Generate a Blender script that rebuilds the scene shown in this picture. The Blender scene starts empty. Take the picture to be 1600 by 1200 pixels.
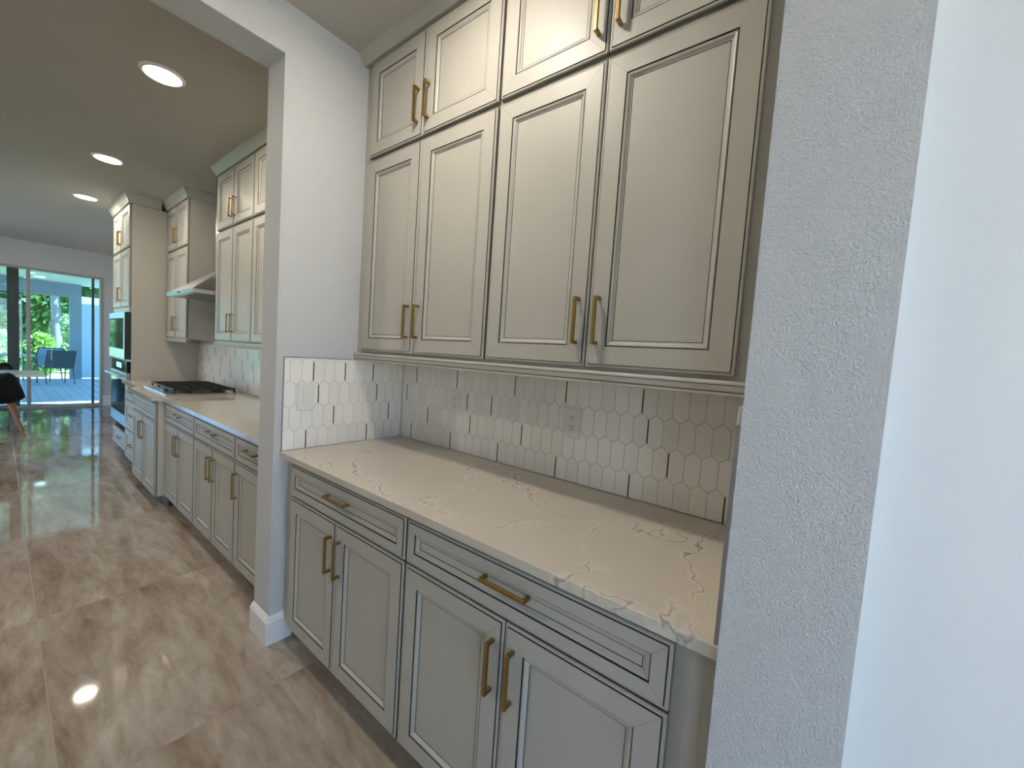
import bpy, bmesh, math, random
from mathutils import Vector, Matrix
random.seed(7)
S = bpy.context.scene
C = S.collection

# ------------------------------------------------------------------ camera
cd = bpy.data.cameras.new('camera')
cam = bpy.data.objects.new('camera', cd); C.objects.link(cam)
RX = Vector((0.60829545, -0.79086779, 0.06711764)); UX = Vector((0.00824071, 0.09085029, 0.99583046)); FX = Vector((0.7936679, 0.60520605, -0.06178113))
m = Matrix((( RX.x, UX.x, -FX.x, 0.0), (RX.y, UX.y, -FX.y, 0.0), (RX.z, UX.z, -FX.z, 1.4058), (0, 0, 0, 1)))
cam.matrix_world = m
cd.sensor_fit = 'HORIZONTAL'; cd.sensor_width = 36.0; cd.lens = 616.4 / 1600 * 36.0
cd.clip_start = 0.02; cd.clip_end = 300
S.camera = cam

# ------------------------------------------------------------------ world, sun, daylight, exposure
W = bpy.data.worlds.new('sky'); S.world = W; W.use_nodes = True
nt = W.node_tree
sky = nt.nodes.new('ShaderNodeTexSky'); sky.sky_type = 'HOSEK_WILKIE'; sky.turbidity = 4.0; sky.ground_albedo = 0.3
sky.sun_direction = Vector((0.45, -0.25, 0.86)).normalized()
nt.links.new(sky.outputs[0], nt.nodes['Background'].inputs[0]); nt.nodes['Background'].inputs[1].default_value = 14.0
sd = bpy.data.lights.new('sun', 'SUN'); sd.energy = 24.0; sd.angle = math.radians(0.6); sd.color = (1.0, 0.95, 0.86)
sun = bpy.data.objects.new('sun', sd); C.objects.link(sun)
sun.rotation_euler = Vector((0.45, -0.25, 0.86)).normalized().to_track_quat('Z', 'Y').to_euler()
def portal(name, loc, direction, sx, sy):              # sampling guide for the sky light entering a window; gives off no light itself
    d = bpy.data.lights.new(name, 'AREA'); d.shape = 'RECTANGLE'; d.size = sx; d.size_y = sy; d.cycles.is_portal = True
    o = bpy.data.objects.new(name, d); C.objects.link(o); o.location = loc
    o.rotation_euler = Vector(direction).to_track_quat('-Z', 'Z').to_euler(); return o
portal('west_window_portal', (-3.63, -1.85, 1.4), (1, 0, 0), 2.2, 2.4)
portal('rear_window_portal', (-0.85, -3.53, 1.28), (0, 1, 0), 3.0, 2.44)
portal('west_slider_portal', (-3.63, 8.4, 1.21), (1, 0, 0), 4.0, 2.42)
portal('slider_portal', (-0.68, 10.92, 1.2), (0, -1, 0), 3.8, 2.4)
LENS = 118.0
S.view_settings.view_transform = 'Standard'; S.view_settings.look = 'None'
S.view_settings.exposure = 1.15; S.view_settings.gamma = 1.0; S.view_settings.use_curve_mapping = False
S.cycles.use_denoising = True
S.cycles.max_bounces = 10; S.cycles.diffuse_bounces = 6; S.cycles.transparent_max_bounces = 16
S.cycles.sample_clamp_indirect = 6.0; S.cycles.caustics_reflective = False; S.cycles.caustics_refractive = False

# ------------------------------------------------------------------ materials
def mat(name, col, rough=0.5, metal=0.0, spec=0.5):
    M = bpy.data.materials.new(name); M.use_nodes = True
    b = M.node_tree.nodes['Principled BSDF']
    b.inputs['Base Color'].default_value = (*col, 1); b.inputs['Roughness'].default_value = rough
    b.inputs['Metallic'].default_value = metal; b.inputs['Specular IOR Level'].default_value = spec
    return M
def N(M, t, **k):
    n = M.node_tree.nodes.new(t)
    for a, v in k.items(): setattr(n, a, v)
    return n
def L(M, a, b): M.node_tree.links.new(a, b)
def bs(M): return M.node_tree.nodes['Principled BSDF']
def coords(M, scale=(1, 1, 1), kind='Object'):
    t = N(M, 'ShaderNodeTexCoord'); mp = N(M, 'ShaderNodeMapping'); mp.inputs['Scale'].default_value = scale
    L(M, t.outputs[kind], mp.inputs[0]); return mp.outputs[0]
def noise(M, vec, scale, detail=4, rough=0.55, dist=0.0):
    n = N(M, 'ShaderNodeTexNoise'); n.inputs['Scale'].default_value = scale; n.inputs['Detail'].default_value = detail
    n.inputs['Roughness'].default_value = rough; n.inputs['Distortion'].default_value = dist
    L(M, vec, n.inputs['Vector']); return n
def ramp(M, fac, stops):
    r = N(M, 'ShaderNodeValToRGB'); e = r.color_ramp.elements
    while len(e) < len(stops): e.new(0.5)
    for q, (p, c) in zip(e, stops):
        q.position = p; q.color = (*c, 1) if len(c) == 3 else c
    L(M, fac, r.inputs[0]); return r
def mix(M, fac, a, b, blend='MIX'):
    x = N(M, 'ShaderNodeMix', data_type='RGBA', blend_type=blend)
    for s, v in ((x.inputs[0], fac), (x.inputs[6], a), (x.inputs[7], b)):
        if hasattr(v, 'links'): L(M, v, s)
        elif isinstance(v, (int, float)): s.default_value = v
        else: s.default_value = (*v, 1)
    return x.outputs[2]
def math_(M, op, a, b=0.0):
    x = N(M, 'ShaderNodeMath', operation=op)
    for s, v in ((x.inputs[0], a), (x.inputs[1], b)):
        if hasattr(v, 'links'): L(M, v, s)
        else: s.default_value = v
    return x.outputs[0]
def bump(M, h, strength, dist):
    b = N(M, 'ShaderNodeBump'); b.inputs['Strength'].default_value = strength; b.inputs['Distance'].default_value = dist
    L(M, h, b.inputs['Height']); L(M, b.outputs[0], bs(M).inputs['Normal'])

PAINT = mat('greige cabinet paint', (0.44, 0.425, 0.38), 0.44, 0, 0.4)
_n = noise(PAINT, coords(PAINT), 9, 3); L(PAINT, mix(PAINT, _n.outputs[0], (0.445, 0.427, 0.375), (0.48, 0.462, 0.41)), bs(PAINT).inputs['Base Color'])
GLAZE = mat('dark groove glaze', (0.035, 0.032, 0.03), 0.5)
BRASS = mat('brushed brass', (0.37, 0.245, 0.085), 0.33, 1.0)
_n = noise(BRASS, coords(BRASS, (4, 4, 300)), 20, 2); L(BRASS, ramp(BRASS, _n.outputs[0], [(0.3, (0.28,) * 3), (0.7, (0.42,) * 3)]).outputs[0], bs(BRASS).inputs['Roughness'])
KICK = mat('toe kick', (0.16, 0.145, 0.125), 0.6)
def plaster(name, col, strength, scale=130):
    M = mat(name, col, 0.75, 0, 0.25)
    v = coords(M); a = noise(M, v, scale, 3, 0.55); b = noise(M, v, scale * 0.35, 2)
    h = math_(M, 'ADD', ramp(M, a.outputs[0], [(0.40, (0, 0, 0)), (0.62, (1, 1, 1))]).outputs[0], math_(M, 'MULTIPLY', b.outputs[0], 0.6))
    bump(M, h, strength, 0.003); return M
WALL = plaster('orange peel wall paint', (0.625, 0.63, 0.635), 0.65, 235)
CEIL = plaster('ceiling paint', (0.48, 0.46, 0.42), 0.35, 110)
WHITE = mat('white semi gloss trim', (0.80, 0.80, 0.79), 0.35)
DOORW = mat('smooth white door paint', (0.88, 0.89, 0.89), 0.6)
PLASTIC = mat('white plastic', (0.72, 0.715, 0.675), 0.3)
SLOT = mat('black slot', (0.01, 0.01, 0.01), 0.5)
GROUT = mat('beige grout', (0.58, 0.55, 0.505), 0.85)
TRIMM = mat('grey metal edge trim', (0.42, 0.43, 0.44), 0.35, 0.8)
TILE = mat('white picket tile', (0.76, 0.74, 0.70), 0.28)
_i = N(TILE, 'ShaderNodeObjectInfo'); _g0 = N(TILE, 'ShaderNodeNewGeometry'); _n = noise(TILE, _g0.outputs['Position'], 22, 4)
_c = mix(TILE, _i.outputs['Random'], (0.78, 0.755, 0.71), (0.84, 0.815, 0.77))
L(TILE, mix(TILE, ramp(TILE, _n.outputs[0], [(0.70, (0, 0, 0)), (0.84, (1, 1, 1))]).outputs[0], _c, (0.66, 0.61, 0.55)), bs(TILE).inputs['Base Color'])
BAR = mat('antique gold inlay', (0.13, 0.085, 0.035), 0.4, 1.0)
# quartz: pale warm ground, thin warped veins with a lighter flank
QUARTZ = mat('veined quartz', (0.6, 0.56, 0.5), 0.07, 0, 0.5)
v = coords(QUARTZ)
w1 = noise(QUARTZ, v, 2.6, 4, 0.6)
vm = N(QUARTZ, 'ShaderNodeVectorMath', operation='MULTIPLY_ADD'); L(QUARTZ, w1.outputs['Color'], vm.inputs[0]); vm.inputs[1].default_value = (0.55, 0.55, 0.55); L(QUARTZ, v, vm.inputs[2])
vo = N(QUARTZ, 'ShaderNodeTexVoronoi', feature='DISTANCE_TO_EDGE'); vo.inputs['Scale'].default_value = 2.3; L(QUARTZ, vm.outputs[0], vo.inputs['Vector'])
vein = ramp(QUARTZ, vo.outputs['Distance'], [(0.0, (1, 1, 1)), (0.012, (0, 0, 0))])
flank = ramp(QUARTZ, vo.outputs['Distance'], [(0.006, (0, 0, 0)), (0.014, (1, 1, 1)), (0.040, (0, 0, 0))])
msk = ramp(QUARTZ, noise(QUARTZ, v, 5.0, 3).outputs[0], [(0.38, (0, 0, 0)), (0.55, (1, 1, 1))])
gr = noise(QUARTZ, v, 260, 2); base = mix(QUARTZ, gr.outputs[0], (0.53, 0.48, 0.41), (0.59, 0.54, 0.47))
cl = ramp(QUARTZ, noise(QUARTZ, v, 3.2, 5).outputs[0], [(0.4, (0, 0, 0)), (0.75, (1, 1, 1))])
base = mix(QUARTZ, math_(QUARTZ, 'MULTIPLY', cl.outputs[0], 0.35), base, (0.62, 0.575, 0.51))
base = mix(QUARTZ, math_(QUARTZ, 'MULTIPLY', flank.outputs[0], 0.45), base, (0.70, 0.665, 0.60))
base = mix(QUARTZ, math_(QUARTZ, 'MULTIPLY', vein.outputs[0], math_(QUARTZ, 'MULTIPLY', msk.outputs[0], 0.62)), base, (0.12, 0.11, 0.10))
L(QUARTZ, base, bs(QUARTZ).inputs['Base Color'])
# polished porcelain floor tile, brown streaks along the room
FLOOR = mat('polished porcelain', (0.28, 0.24, 0.2), 0.045, 0, 0.5)
oi = N(FLOOR, 'ShaderNodeObjectInfo'); gt = N(FLOOR, 'ShaderNodeNewGeometry')
vs = N(FLOOR, 'ShaderNodeVectorMath', operation='MULTIPLY_ADD'); cb = N(FLOOR, 'ShaderNodeCombineXYZ')
L(FLOOR, math_(FLOOR, 'MULTIPLY', oi.outputs['Random'], 40.0), cb.inputs[2]); cb.inputs[0].default_value = 0
L(FLOOR, gt.outputs['Position'], vs.inputs[0]); vs.inputs[1].default_value = (4.2, 1.05, 1); L(FLOOR, cb.outputs[0], vs.inputs[2])
a = noise(FLOOR, vs.outputs[0], 0.8, 9, 0.66, 1.0); b = noise(FLOOR, vs.outputs[0], 4.5, 7, 0.68, 0.5)
c1 = ramp(FLOOR, a.outputs[0], [(0.34, (0.215, 0.165, 0.122)), (0.46, (0.32, 0.268, 0.218)), (0.55, (0.375, 0.33, 0.28)), (0.68, (0.46, 0.415, 0.36))])
c2 = ramp(FLOOR, b.outputs[0], [(0.30, (0.62, 0.56, 0.50)), (0.46, (0.92, 0.90, 0.88)), (0.55, (1.0, 1.0, 1.0)), (0.72, (1.25, 1.25, 1.25))])
L(FLOOR, mix(FLOOR, 0.8, c1.outputs[0], c2.outputs[0], 'MULTIPLY'), bs(FLOOR).inputs['Base Color'])
wv = noise(FLOOR, coords(FLOOR), 2.2, 1); bump(FLOOR, wv.outputs[0], 0.05, 0.004)
FGROUT = mat('floor grout', (0.34, 0.30, 0.255), 0.7)
STEEL = mat('brushed stainless', (0.62, 0.63, 0.63), 0.28, 1.0)
DSTEEL = mat('dark stainless', (0.34, 0.35, 0.35), 0.3, 1.0)
BGLASS = mat('black oven glass', (0.012, 0.016, 0.018), 0.06)
IRON = mat('black cast iron', (0.012, 0.012, 0.012), 0.42)
SHELL = mat('black moulded shell', (0.006, 0.006, 0.006), 0.55, 0, 0.3)
WOOD = mat('red brown beech', (0.30, 0.125, 0.05), 0.45)
_w = noise(WOOD, coords(WOOD, (30, 30, 3)), 4, 4); L(WOOD, mix(WOOD, _w.outputs[0], (0.22, 0.09, 0.035), (0.38, 0.17, 0.075)), bs(WOOD).inputs['Base Color'])
TABLE = mat('white laminate', (0.72, 0.72, 0.70), 0.3)
ALU = mat('taupe aluminium frame', (0.40, 0.385, 0.36), 0.45, 0.0)
DALU = mat('dark screen frame', (0.05, 0.075, 0.07), 0.5)
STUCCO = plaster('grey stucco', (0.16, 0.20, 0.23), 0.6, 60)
STUCCOL = plaster('pale stucco', (0.36, 0.47, 0.58), 0.6, 60)
SOFFIT = mat('patio ceiling paint', (0.50, 0.54, 0.53), 0.6)
PAVER = mat('grey patio paver', (0.36, 0.38, 0.41), 0.55)
_i = N(PAVER, 'ShaderNodeObjectInfo'); _n = noise(PAVER, coords(PAVER), 12, 5)
L(PAVER, mix(PAVER, math_(PAVER, 'MULTIPLY', math_(PAVER, 'ADD', _i.outputs['Random'], _n.outputs[0]), 0.5), (0.21, 0.25, 0.31), (0.34, 0.39, 0.46)), bs(PAVER).inputs['Base Color'])
LAWN = mat('lawn', (0.22, 0.33, 0.10), 0.9)
_n = noise(LAWN, coords(LAWN), 6, 6); L(LAWN, mix(LAWN, _n.outputs[0], (0.14, 0.24, 0.06), (0.36, 0.46, 0.18)), bs(LAWN).inputs['Base Color'])
BARK = mat('pale bark', (0.34, 0.30, 0.30), 0.9)
_n = noise(BARK, coords(BARK, (6, 6, 2)), 5, 5); L(BARK, mix(BARK, _n.outputs[0], (0.09, 0.075, 0.08), (0.26, 0.235, 0.25)), bs(BARK).inputs['Base Color'])
def leafmat(name, a, b):
    M = mat(name, a, 0.5)
    n = noise(M, coords(M), 1.6, 3); L(M, mix(M, n.outputs[0], a, b), bs(M).inputs['Base Color'])
    bs(M).inputs['Subsurface Weight'].default_value = 0.0
    tr = N(M, 'ShaderNodeBsdfTranslucent'); tr.inputs[0].default_value = (*b, 1); ms = N(M, 'ShaderNodeMixShader'); ms.inputs[0].default_value = 0.4
    L(M, bs(M).outputs[0], ms.inputs[1]); L(M, tr.outputs[0], ms.inputs[2]); L(M, ms.outputs[0], M.node_tree.nodes['Material Output'].inputs[0]); return M
LEAFD = leafmat('deep green leaves', (0.03, 0.085, 0.025), (0.09, 0.19, 0.05))
LEAFB = leafmat('bright green leaves', (0.12, 0.24, 0.03), (0.27, 0.42, 0.08))
LEAFP = leafmat('pale green leaves', (0.15, 0.26, 0.09), (0.38, 0.48, 0.26))
SLING = mat('navy mesh sling', (0.022, 0.04, 0.045), 0.7)
SLINGB = mat('blue grey mesh sling', (0.16, 0.24, 0.34), 0.7)
DFRAME = mat('dark patio furniture frame', (0.03, 0.035, 0.04), 0.4)
PTOP = mat('pale patio table top', (0.42, 0.46, 0.48), 0.4)
def glassmat(name, tint):
    M = bpy.data.materials.new(name); M.use_nodes = True; g = M.node_tree; g.nodes.remove(g.nodes['Principled BSDF'])
    t_ = g.nodes.new('ShaderNodeBsdfTransparent'); t_.inputs[0].default_value = (*tint, 1)
    g_ = g.nodes.new('ShaderNodeBsdfGlossy'); g_.inputs['Roughness'].default_value = 0.0
    f_ = g.nodes.new('ShaderNodeFresnel'); f_.inputs[0].default_value = 1.5; m_ = g.nodes.new('ShaderNodeMixShader')
    g.links.new(f_.outputs[0], m_.inputs[0]); g.links.new(t_.outputs[0], m_.inputs[1]); g.links.new(g_.outputs[0], m_.inputs[2])
    g.links.new(m_.outputs[0], g.nodes['Material Output'].inputs[0]); return M
GLASS = glassmat('blue tinted glass', (0.64, 0.86, 0.97)); GLASSW = glassmat('pale tinted window glass', (0.95, 0.975, 0.98))
def emit(name, col, s):
    M = bpy.data.materials.new(name); M.use_nodes = True; b = bs(M)
    b.inputs['Base Color'].default_value = (*col, 1); b.inputs['Emission Color'].default_value = (*col, 1); b.inputs['Emission Strength'].default_value = s
    return M
LAMP = emit('downlight lens', (1.0, 0.905, 0.78), LENS * 0.88); LAMPK = emit('kitchen downlight lens', (1.0, 0.89, 0.75), LENS * 0.62); LAMPS = emit('side downlight lens', (1.0, 0.89, 0.75), LENS * 1.5)
PLAMP = emit('patio light lens', (1.0, 0.97, 0.9), 4.0)

# ------------------------------------------------------------------ helpers
ORG = {}
def prop(o, label=None, cat=None, group=None, kind=None):
    for k, v in (('label', label), ('category', cat), ('group', group), ('kind', kind)):
        if v: o[k] = v
    return o
def empty(name, loc, label, cat, group=None):
    o = bpy.data.objects.new(name, None); C.objects.link(o); o.location = loc; o.empty_display_size = 0.1
    ORG[o] = Vector(loc); return prop(o, label, cat, group)
class MB:
    def __init__(s): s.v = []; s.f = []; s.mi = []; s.smooth = False
    def face(s, pts, mi=0):
        i = len(s.v); s.v += [tuple(p) for p in pts]; s.f.append(tuple(range(i, i + len(pts)))); s.mi.append(mi)
    def raw(s, vs, fs, mi=0):
        i = len(s.v); s.v += [tuple(p) for p in vs]; s.f += [tuple(q + i for q in f) for f in fs]; s.mi += [mi] * len(fs)
    def box(s, x0, x1, y0, y1, z0, z1, mi=0, bev=0.0):
        x0, x1 = sorted((x0, x1)); y0, y1 = sorted((y0, y1)); z0, z1 = sorted((z0, z1))
        if bev <= 0:
            vs = [(x, y, z) for x in (x0, x1) for y in (y0, y1) for z in (z0, z1)]
            s.raw(vs, [(0, 1, 3, 2), (4, 6, 7, 5), (0, 4, 5, 1), (2, 3, 7, 6), (0, 2, 6, 4), (1, 5, 7, 3)], mi); return s
        bm = bmesh.new(); bmesh.ops.create_cube(bm, size=1.0)
        for q in bm.verts: q.co = Vector(((x0 + x1) / 2 + q.co.x * (x1 - x0), (y0 + y1) / 2 + q.co.y * (y1 - y0), (z0 + z1) / 2 + q.co.z * (z1 - z0)))
        bmesh.ops.bevel(bm, geom=bm.edges[:], offset=bev, segments=2, affect='EDGES', profile=0.5)
        bm.verts.index_update(); s.raw([q.co[:] for q in bm.verts], [[q.index for q in f.verts] for f in bm.faces], mi); bm.free(); return s
    def prism(s, pts, axis, a, b, mi=0):            # pts: 2-D outline, extruded along axis from a to b
        def P(p, t): return {'x': (t, p[0], p[1]), 'y': (p[0], t, p[1]), 'z': (p[0], p[1], t)}[axis]
        n = len(pts); i = len(s.v)
        s.v += [P(p, a) for p in pts] + [P(p, b) for p in pts]
        s.f.append(tuple(i + k for k in range(n))); s.f.append(tuple(i + n + k for k in reversed(range(n))))
        for k in range(n): s.f.append((i + k, i + n + k, i + n + (k + 1) % n, i + (k + 1) % n))
        s.mi += [mi] * (n + 2); return s
    def tube(s, path, r, seg=8, mi=0):
        path = [Vector(p) for p in path]; rs = r if isinstance(r, (list, tuple)) else [r] * len(path)
        rings = []; up = None
        for k, p in enumerate(path):
            d = (path[min(k + 1, len(path) - 1)] - path[max(k - 1, 0)]).normalized()
            if up is None: up = Vector((0, 0, 1)) if abs(d.z) < 0.9 else Vector((1, 0, 0))
            u = (up - d * up.dot(d)).normalized(); w = d.cross(u); up = u
            rings.append([p + (u * math.cos(t) + w * math.sin(t)) * rs[k] for t in [2 * math.pi * q / seg for q in range(seg)]])
        i = len(s.v)
        for rg in rings: s.v += [tuple(q) for q in rg]
        for k in range(len(path) - 1):
            for q in range(seg):
                s.f.append((i + k * seg + q, i + k * seg + (q + 1) % seg, i + (k + 1) * seg + (q + 1) % seg, i + (k + 1) * seg + q)); s.mi.append(mi)
        s.f.append(tuple(i + q for q in reversed(range(seg)))); s.f.append(tuple(i + (len(path) - 1) * seg + q for q in range(seg))); s.mi += [mi, mi]; return s
    def lathe(s, prof, cx, cy, seg=32, mi=0):       # prof: (r, z) list
        i = len(s.v); n = len(prof)
        for (r, z) in prof:
            for q in range(seg):
                t = 2 * math.pi * q / seg; s.v.append((cx + r * math.cos(t), cy + r * math.sin(t), z))
        for k in range(n - 1):
            for q in range(seg):
                s.f.append((i + k * seg + q, i + k * seg + (q + 1) % seg, i + (k + 1) * seg + (q + 1) % seg, i + (k + 1) * seg + q)); s.mi.append(mi)
        if prof[0][0] > 1e-6: s.f.append(tuple(i + q for q in reversed(range(seg)))); s.mi.append(mi)
        if prof[-1][0] > 1e-6: s.f.append(tuple(i + (n - 1) * seg + q for q in range(seg))); s.mi.append(mi)
        return s
    def mesh(s, name, mats, off=(0, 0, 0)):
        me = bpy.data.meshes.new(name); o = Vector(off)
        me.from_pydata([tuple(Vector(p) - o) for p in s.v], [], s.f); me.update()
        for M in (mats if isinstance(mats, (list, tuple)) else [mats]): me.materials.append(M)
        for p, k in zip(me.polygons, s.mi): p.material_index = k
        bm = bmesh.new(); bm.from_mesh(me); bmesh.ops.remove_doubles(bm, verts=bm.verts, dist=1e-6); bmesh.ops.recalc_face_normals(bm, faces=bm.faces); bm.to_mesh(me); bm.free()
        if s.smooth:
            for p in me.polygons: p.use_smooth = True
        return me
    def build(s, name, mats, parent=None, origin=None):
        if parent is not None: off = ORG[parent]
        elif origin is not None: off = Vector(origin)
        else:
            xs, ys, zs = zip(*s.v); off = Vector(((min(xs) + max(xs)) / 2, (min(ys) + max(ys)) / 2, min(zs)))
        o = bpy.data.objects.new(name, s.mesh(name, mats, off)); C.objects.link(o)
        if parent is not None: o.parent = parent
        else: o.location = off
        ORG[o] = off; return o
def struct(name, mb, M, label=None, parent=None):
    o = mb.build(name, M, parent); o['kind'] = 'structure'
    if label: o['label'] = label
    return o
def inst(name, me, parent, loc):                     # share mesh data; loc is world
    o = bpy.data.objects.new(name, me); C.objects.link(o); o.parent = parent; o.location = Vector(loc) - ORG[parent]; ORG[o] = Vector(loc); return o

# ------------------------------------------------------------------ measured planes (metres; camera stands at x=0, y=0)
XN, YN, TN = 0.7609, 1.9155, 0.1692            # end face / side face / thickness of the left return wall
YR, YE = 0.0906, -0.0839                       # niche face and far face of the right return wall
ZC = 2.8556; ZH = 2.646; XT = 1.4462; XWALL = 1.4542
XDF, XUF = 0.8058, 1.1320                      # base door faces, wall-cabinet door faces
ZT = 0.914
YEND = 10.75

# ================================================================== SHELL
fl = struct('floor', MB().box(-3.5, XWALL, -3.4, YEND, -0.06, -0.0012), FGROUT, 'polished brown porcelain tile floor')
tw, tl, gp = 0.597, 1.213, 0.0035
tme = MB().box(-(tw - gp) / 2, (tw - gp) / 2, -(tl - gp) / 2, (tl - gp) / 2, -0.009, 0.0, 0, 0.0007).mesh('tile', FLOOR)
for i in range(-6, 4):
    for j in range(-7, 8):
        cx, cy = 0.107 + tw * (i + 0.5), 2.868 + tl * (j + 0.5)
        x0, x1, y0, y1 = max(cx - tw / 2, -3.5), min(cx + tw / 2, XWALL), max(cy - tl / 2, -3.4), min(cy + tl / 2, YEND)
        if x1 - x0 < 0.03 or y1 - y0 < 0.03: continue
        if x1 - x0 < tw - 1e-4 or y1 - y0 < tl - 1e-4:
            bb = MB().box(x0 + gp / 2, x1 - gp / 2, y0 + gp / 2, y1 - gp / 2, -0.009, 0.0, 0, 0.0007)
            cc = Vector(((x0 + x1) / 2, (y0 + y1) / 2, 0)); inst('tile', bb.mesh('tile', FLOOR, cc), fl, cc)
        else: inst('tile', tme, fl, (cx, cy, 0))
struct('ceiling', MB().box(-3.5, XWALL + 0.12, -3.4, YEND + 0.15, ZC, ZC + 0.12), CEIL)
struct('wall_back', MB().box(XWALL, XWALL + 0.12, -1.2, YEND + 0.15, 0, ZC), WALL)
wl = MB(); wl.prism([(XN, 0), (XWALL, 0), (XWALL, ZC), (-1.0, ZC), (-1.0, ZH), (XN, ZH)], 'y', YN, YN + TN)
wl.mi = [0] * len(wl.f)
struct('wall_left', wl, WALL, 'white return wall and header between pantry niche and kitchen')
struct('wall_right', MB().box(XN, XWALL, YE, YR, 0, ZC), WALL, 'textured white wall end at the right of the pantry niche')
struct('wall_hall_blocker', MB().box(-1.12, -1.0, -0.58, YN + TN, 0, ZC), WALL)  # unseen wall, lengthened to block west window daylight from the niche
struct('wall_kitchen_side', MB().box(-3.5, -1.12, YN + TN - 0.12, YN + TN, 0, ZC), WALL)
# west wall with window, rear wall with window
ww = MB()
for y0, y1, z0, z1 in ((-3.4, -2.95, 0, ZC), (-0.75, 6.4, 0, ZC), (10.4, YEND + 0.15, 0, ZC), (6.4, 10.4, 2.42, ZC), (-2.95, -0.75, 0, 0.2), (-2.95, -0.75, 2.6, ZC)): ww.box(-3.62, -3.5, y0, y1, z0, z1)
struct('wall_west', ww, WALL)
wr = MB()
for x0, x1, z0, z1 in ((-3.62, -2.35, 0, ZC), (0.65, XWALL, 0, ZC), (-2.35, 0.65, 0, 0.06), (-2.35, 0.65, 2.5, ZC)): wr.box(x0, x1, -3.52, -3.4, z0, z1)
struct('wall_rear', wr, WALL)
struct('wall_pantry_room', MB().box(XN + 0.045, XN + 0.165, -3.4, -1.0, 0, ZC).box(XN + 0.045, XN + 0.165, -1.0, YE, 2.46, ZC), WALL)
for n, b0, ax in (('window_2', (-3.60, -3.53, -2.95, -0.75, 0.2, 2.6), 'y'), ('window_3', (-2.35, 0.65, -3.5, -3.43, 0.06, 2.5), 'x'), ('window_4', (-3.60, -3.53, 6.4, 10.4, 0.0, 2.42), 'y')):
    x0, x1, y0, y1, z0, z1 = b0; w = 0.05; f = MB()
    if ax == 'y':
        for a_, b_ in ((y0, y0 + w), ((y0 + y1) / 2 - w / 2, (y0 + y1) / 2 + w / 2), (y1 - w, y1)): f.box(x0, x1, a_, b_, z0, z1)
        for a_, b_ in ((z0, z0 + w), (z1 - w, z1)): f.box(x0, x1, y0, y1, a_, b_)
    else:
        for a_, b_ in ((x0, x0 + w), ((x0 + x1) / 2 - w / 2, (x0 + x1) / 2 + w / 2), (x1 - w, x1)): f.box(a_, b_, y0, y1, z0, z1)
        for a_, b_ in ((z0, z0 + w), (z1 - w, z1)): f.box(x0, x1, y0, y1, a_, b_)
    fo = struct(n, f, WHITE)
    gq = 0.004
    if ax == 'y': gm = MB().box((x0 + x1) / 2 - gq, (x0 + x1) / 2 + gq, y0 + w, y1 - w, z0 + w, z1 - w)
    else: gm = MB().box(x0 + w, x1 - w, (y0 + y1) / 2 - gq, (y0 + y1) / 2 + gq, z0 + w, z1 - w)
    gm.build('pane', GLASSW, fo)
# smooth white door leaf past the right return wall
d1 = MB().box(XN + 0.05, XN + 0.085, -0.995, YE - 0.004, 0.008, 2.455, 0, 0.002)
d1 = struct('door_1', d1, DOORW, 'smooth pale door leaf at the right edge of the picture')
kn = MB(); kn.tube([(XN + 0.05, -0.93, 1.0), (XN + 0.01, -0.93, 1.0), (XN - 0.002, -0.93, 1.0)], [0.012, 0.012, 0.026], 12); kn.build('door_handle', STEEL, d1)

# baseboards
def bboard(name, path, h=0.135, t=0.014):            # path of (x,y) along wall face; outward normal on the left of travel
    mb = MB(); pr = [(0, 0), (t, 0), (t, h * 0.80), (t * 0.72, h * 0.86), (t * 0.72, h * 0.90), (t * 0.4, h * 0.95), (t * 0.25, h), (0, h)]
    P = [Vector(p) for p in path]; cols = []
    for k, p in enumerate(P):
        ns = []
        for a_, b_ in ((k - 1, k), (k, k + 1)):
            if 0 <= a_ and b_ < len(P): d = (P[b_] - P[a_]).normalized(); ns.append(Vector((-d.y, d.x)))
        n = ns[0] if len(ns) == 1 else (ns[0] + ns[1])
        cols.append([(p.x + n.x * q, p.y + n.y * q, z) for q, z in pr])
    for k in range(len(P) - 1):
        for q in range(len(pr)):
            r = (q + 1) % len(pr); mb.face([cols[k][q], cols[k][r], cols[k + 1][r], cols[k + 1][q]])
    mb.face(cols[0]); mb.face(cols[-1][::-1]); return struct(name, mb, WHITE)
bboard('baseboard_left', [(XN + 0.10, YN), (XN, YN), (XN, YN + TN), (XN + 0.10, YN + TN)])
bboard('baseboard_right', [(XN, YE), (XN, YR), (XN + 0.08, YR)])
bboard('baseboard_hall_blocker', [(-1.0, YN + TN), (-1.0, -0.58), (-1.12, -0.58)])  # skirts the added daylight-blocking wall
bboard('baseboard_far', [(1.228, YEND), (XWALL, YEND)][::-1], 0.20)

# far wall with the sliding glass door
fw = MB()
fw.box(1.228, XWALL + 0.12, YEND, YEND + 0.15, 0, ZC).box(-2.6, 1.228, YEND, YEND + 0.15, 2.42, ZC).box(-3.5, -2.6, YEND, YEND + 0.15, 0, ZC)
struct('wall_far', fw, WALL)
sl = empty('door_2', (-0.6, YEND, 0), 'wide sliding glass patio door in the far wall', 'sliding door'); sl['kind'] = 'structure'
f = MB(); f.box(1.188, 1.228, YEND - 0.005, YEND + 0.12, 0, 2.42).box(-2.6, -2.56, YEND - 0.005, YEND + 0.12, 0, 2.42).box(-2.56, 1.188, YEND - 0.005, YEND + 0.12, 2.382, 2.42).box(-2.56, 1.188, YEND - 0.005, YEND + 0.12, 0, 0.045)
f.build('frame', ALU, sl)
MB().box(0.312, 0.358, YEND + 0.0, YEND + 0.05, 0.045, 2.382, 0, 0.003).build('stile', ALU, sl)
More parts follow.
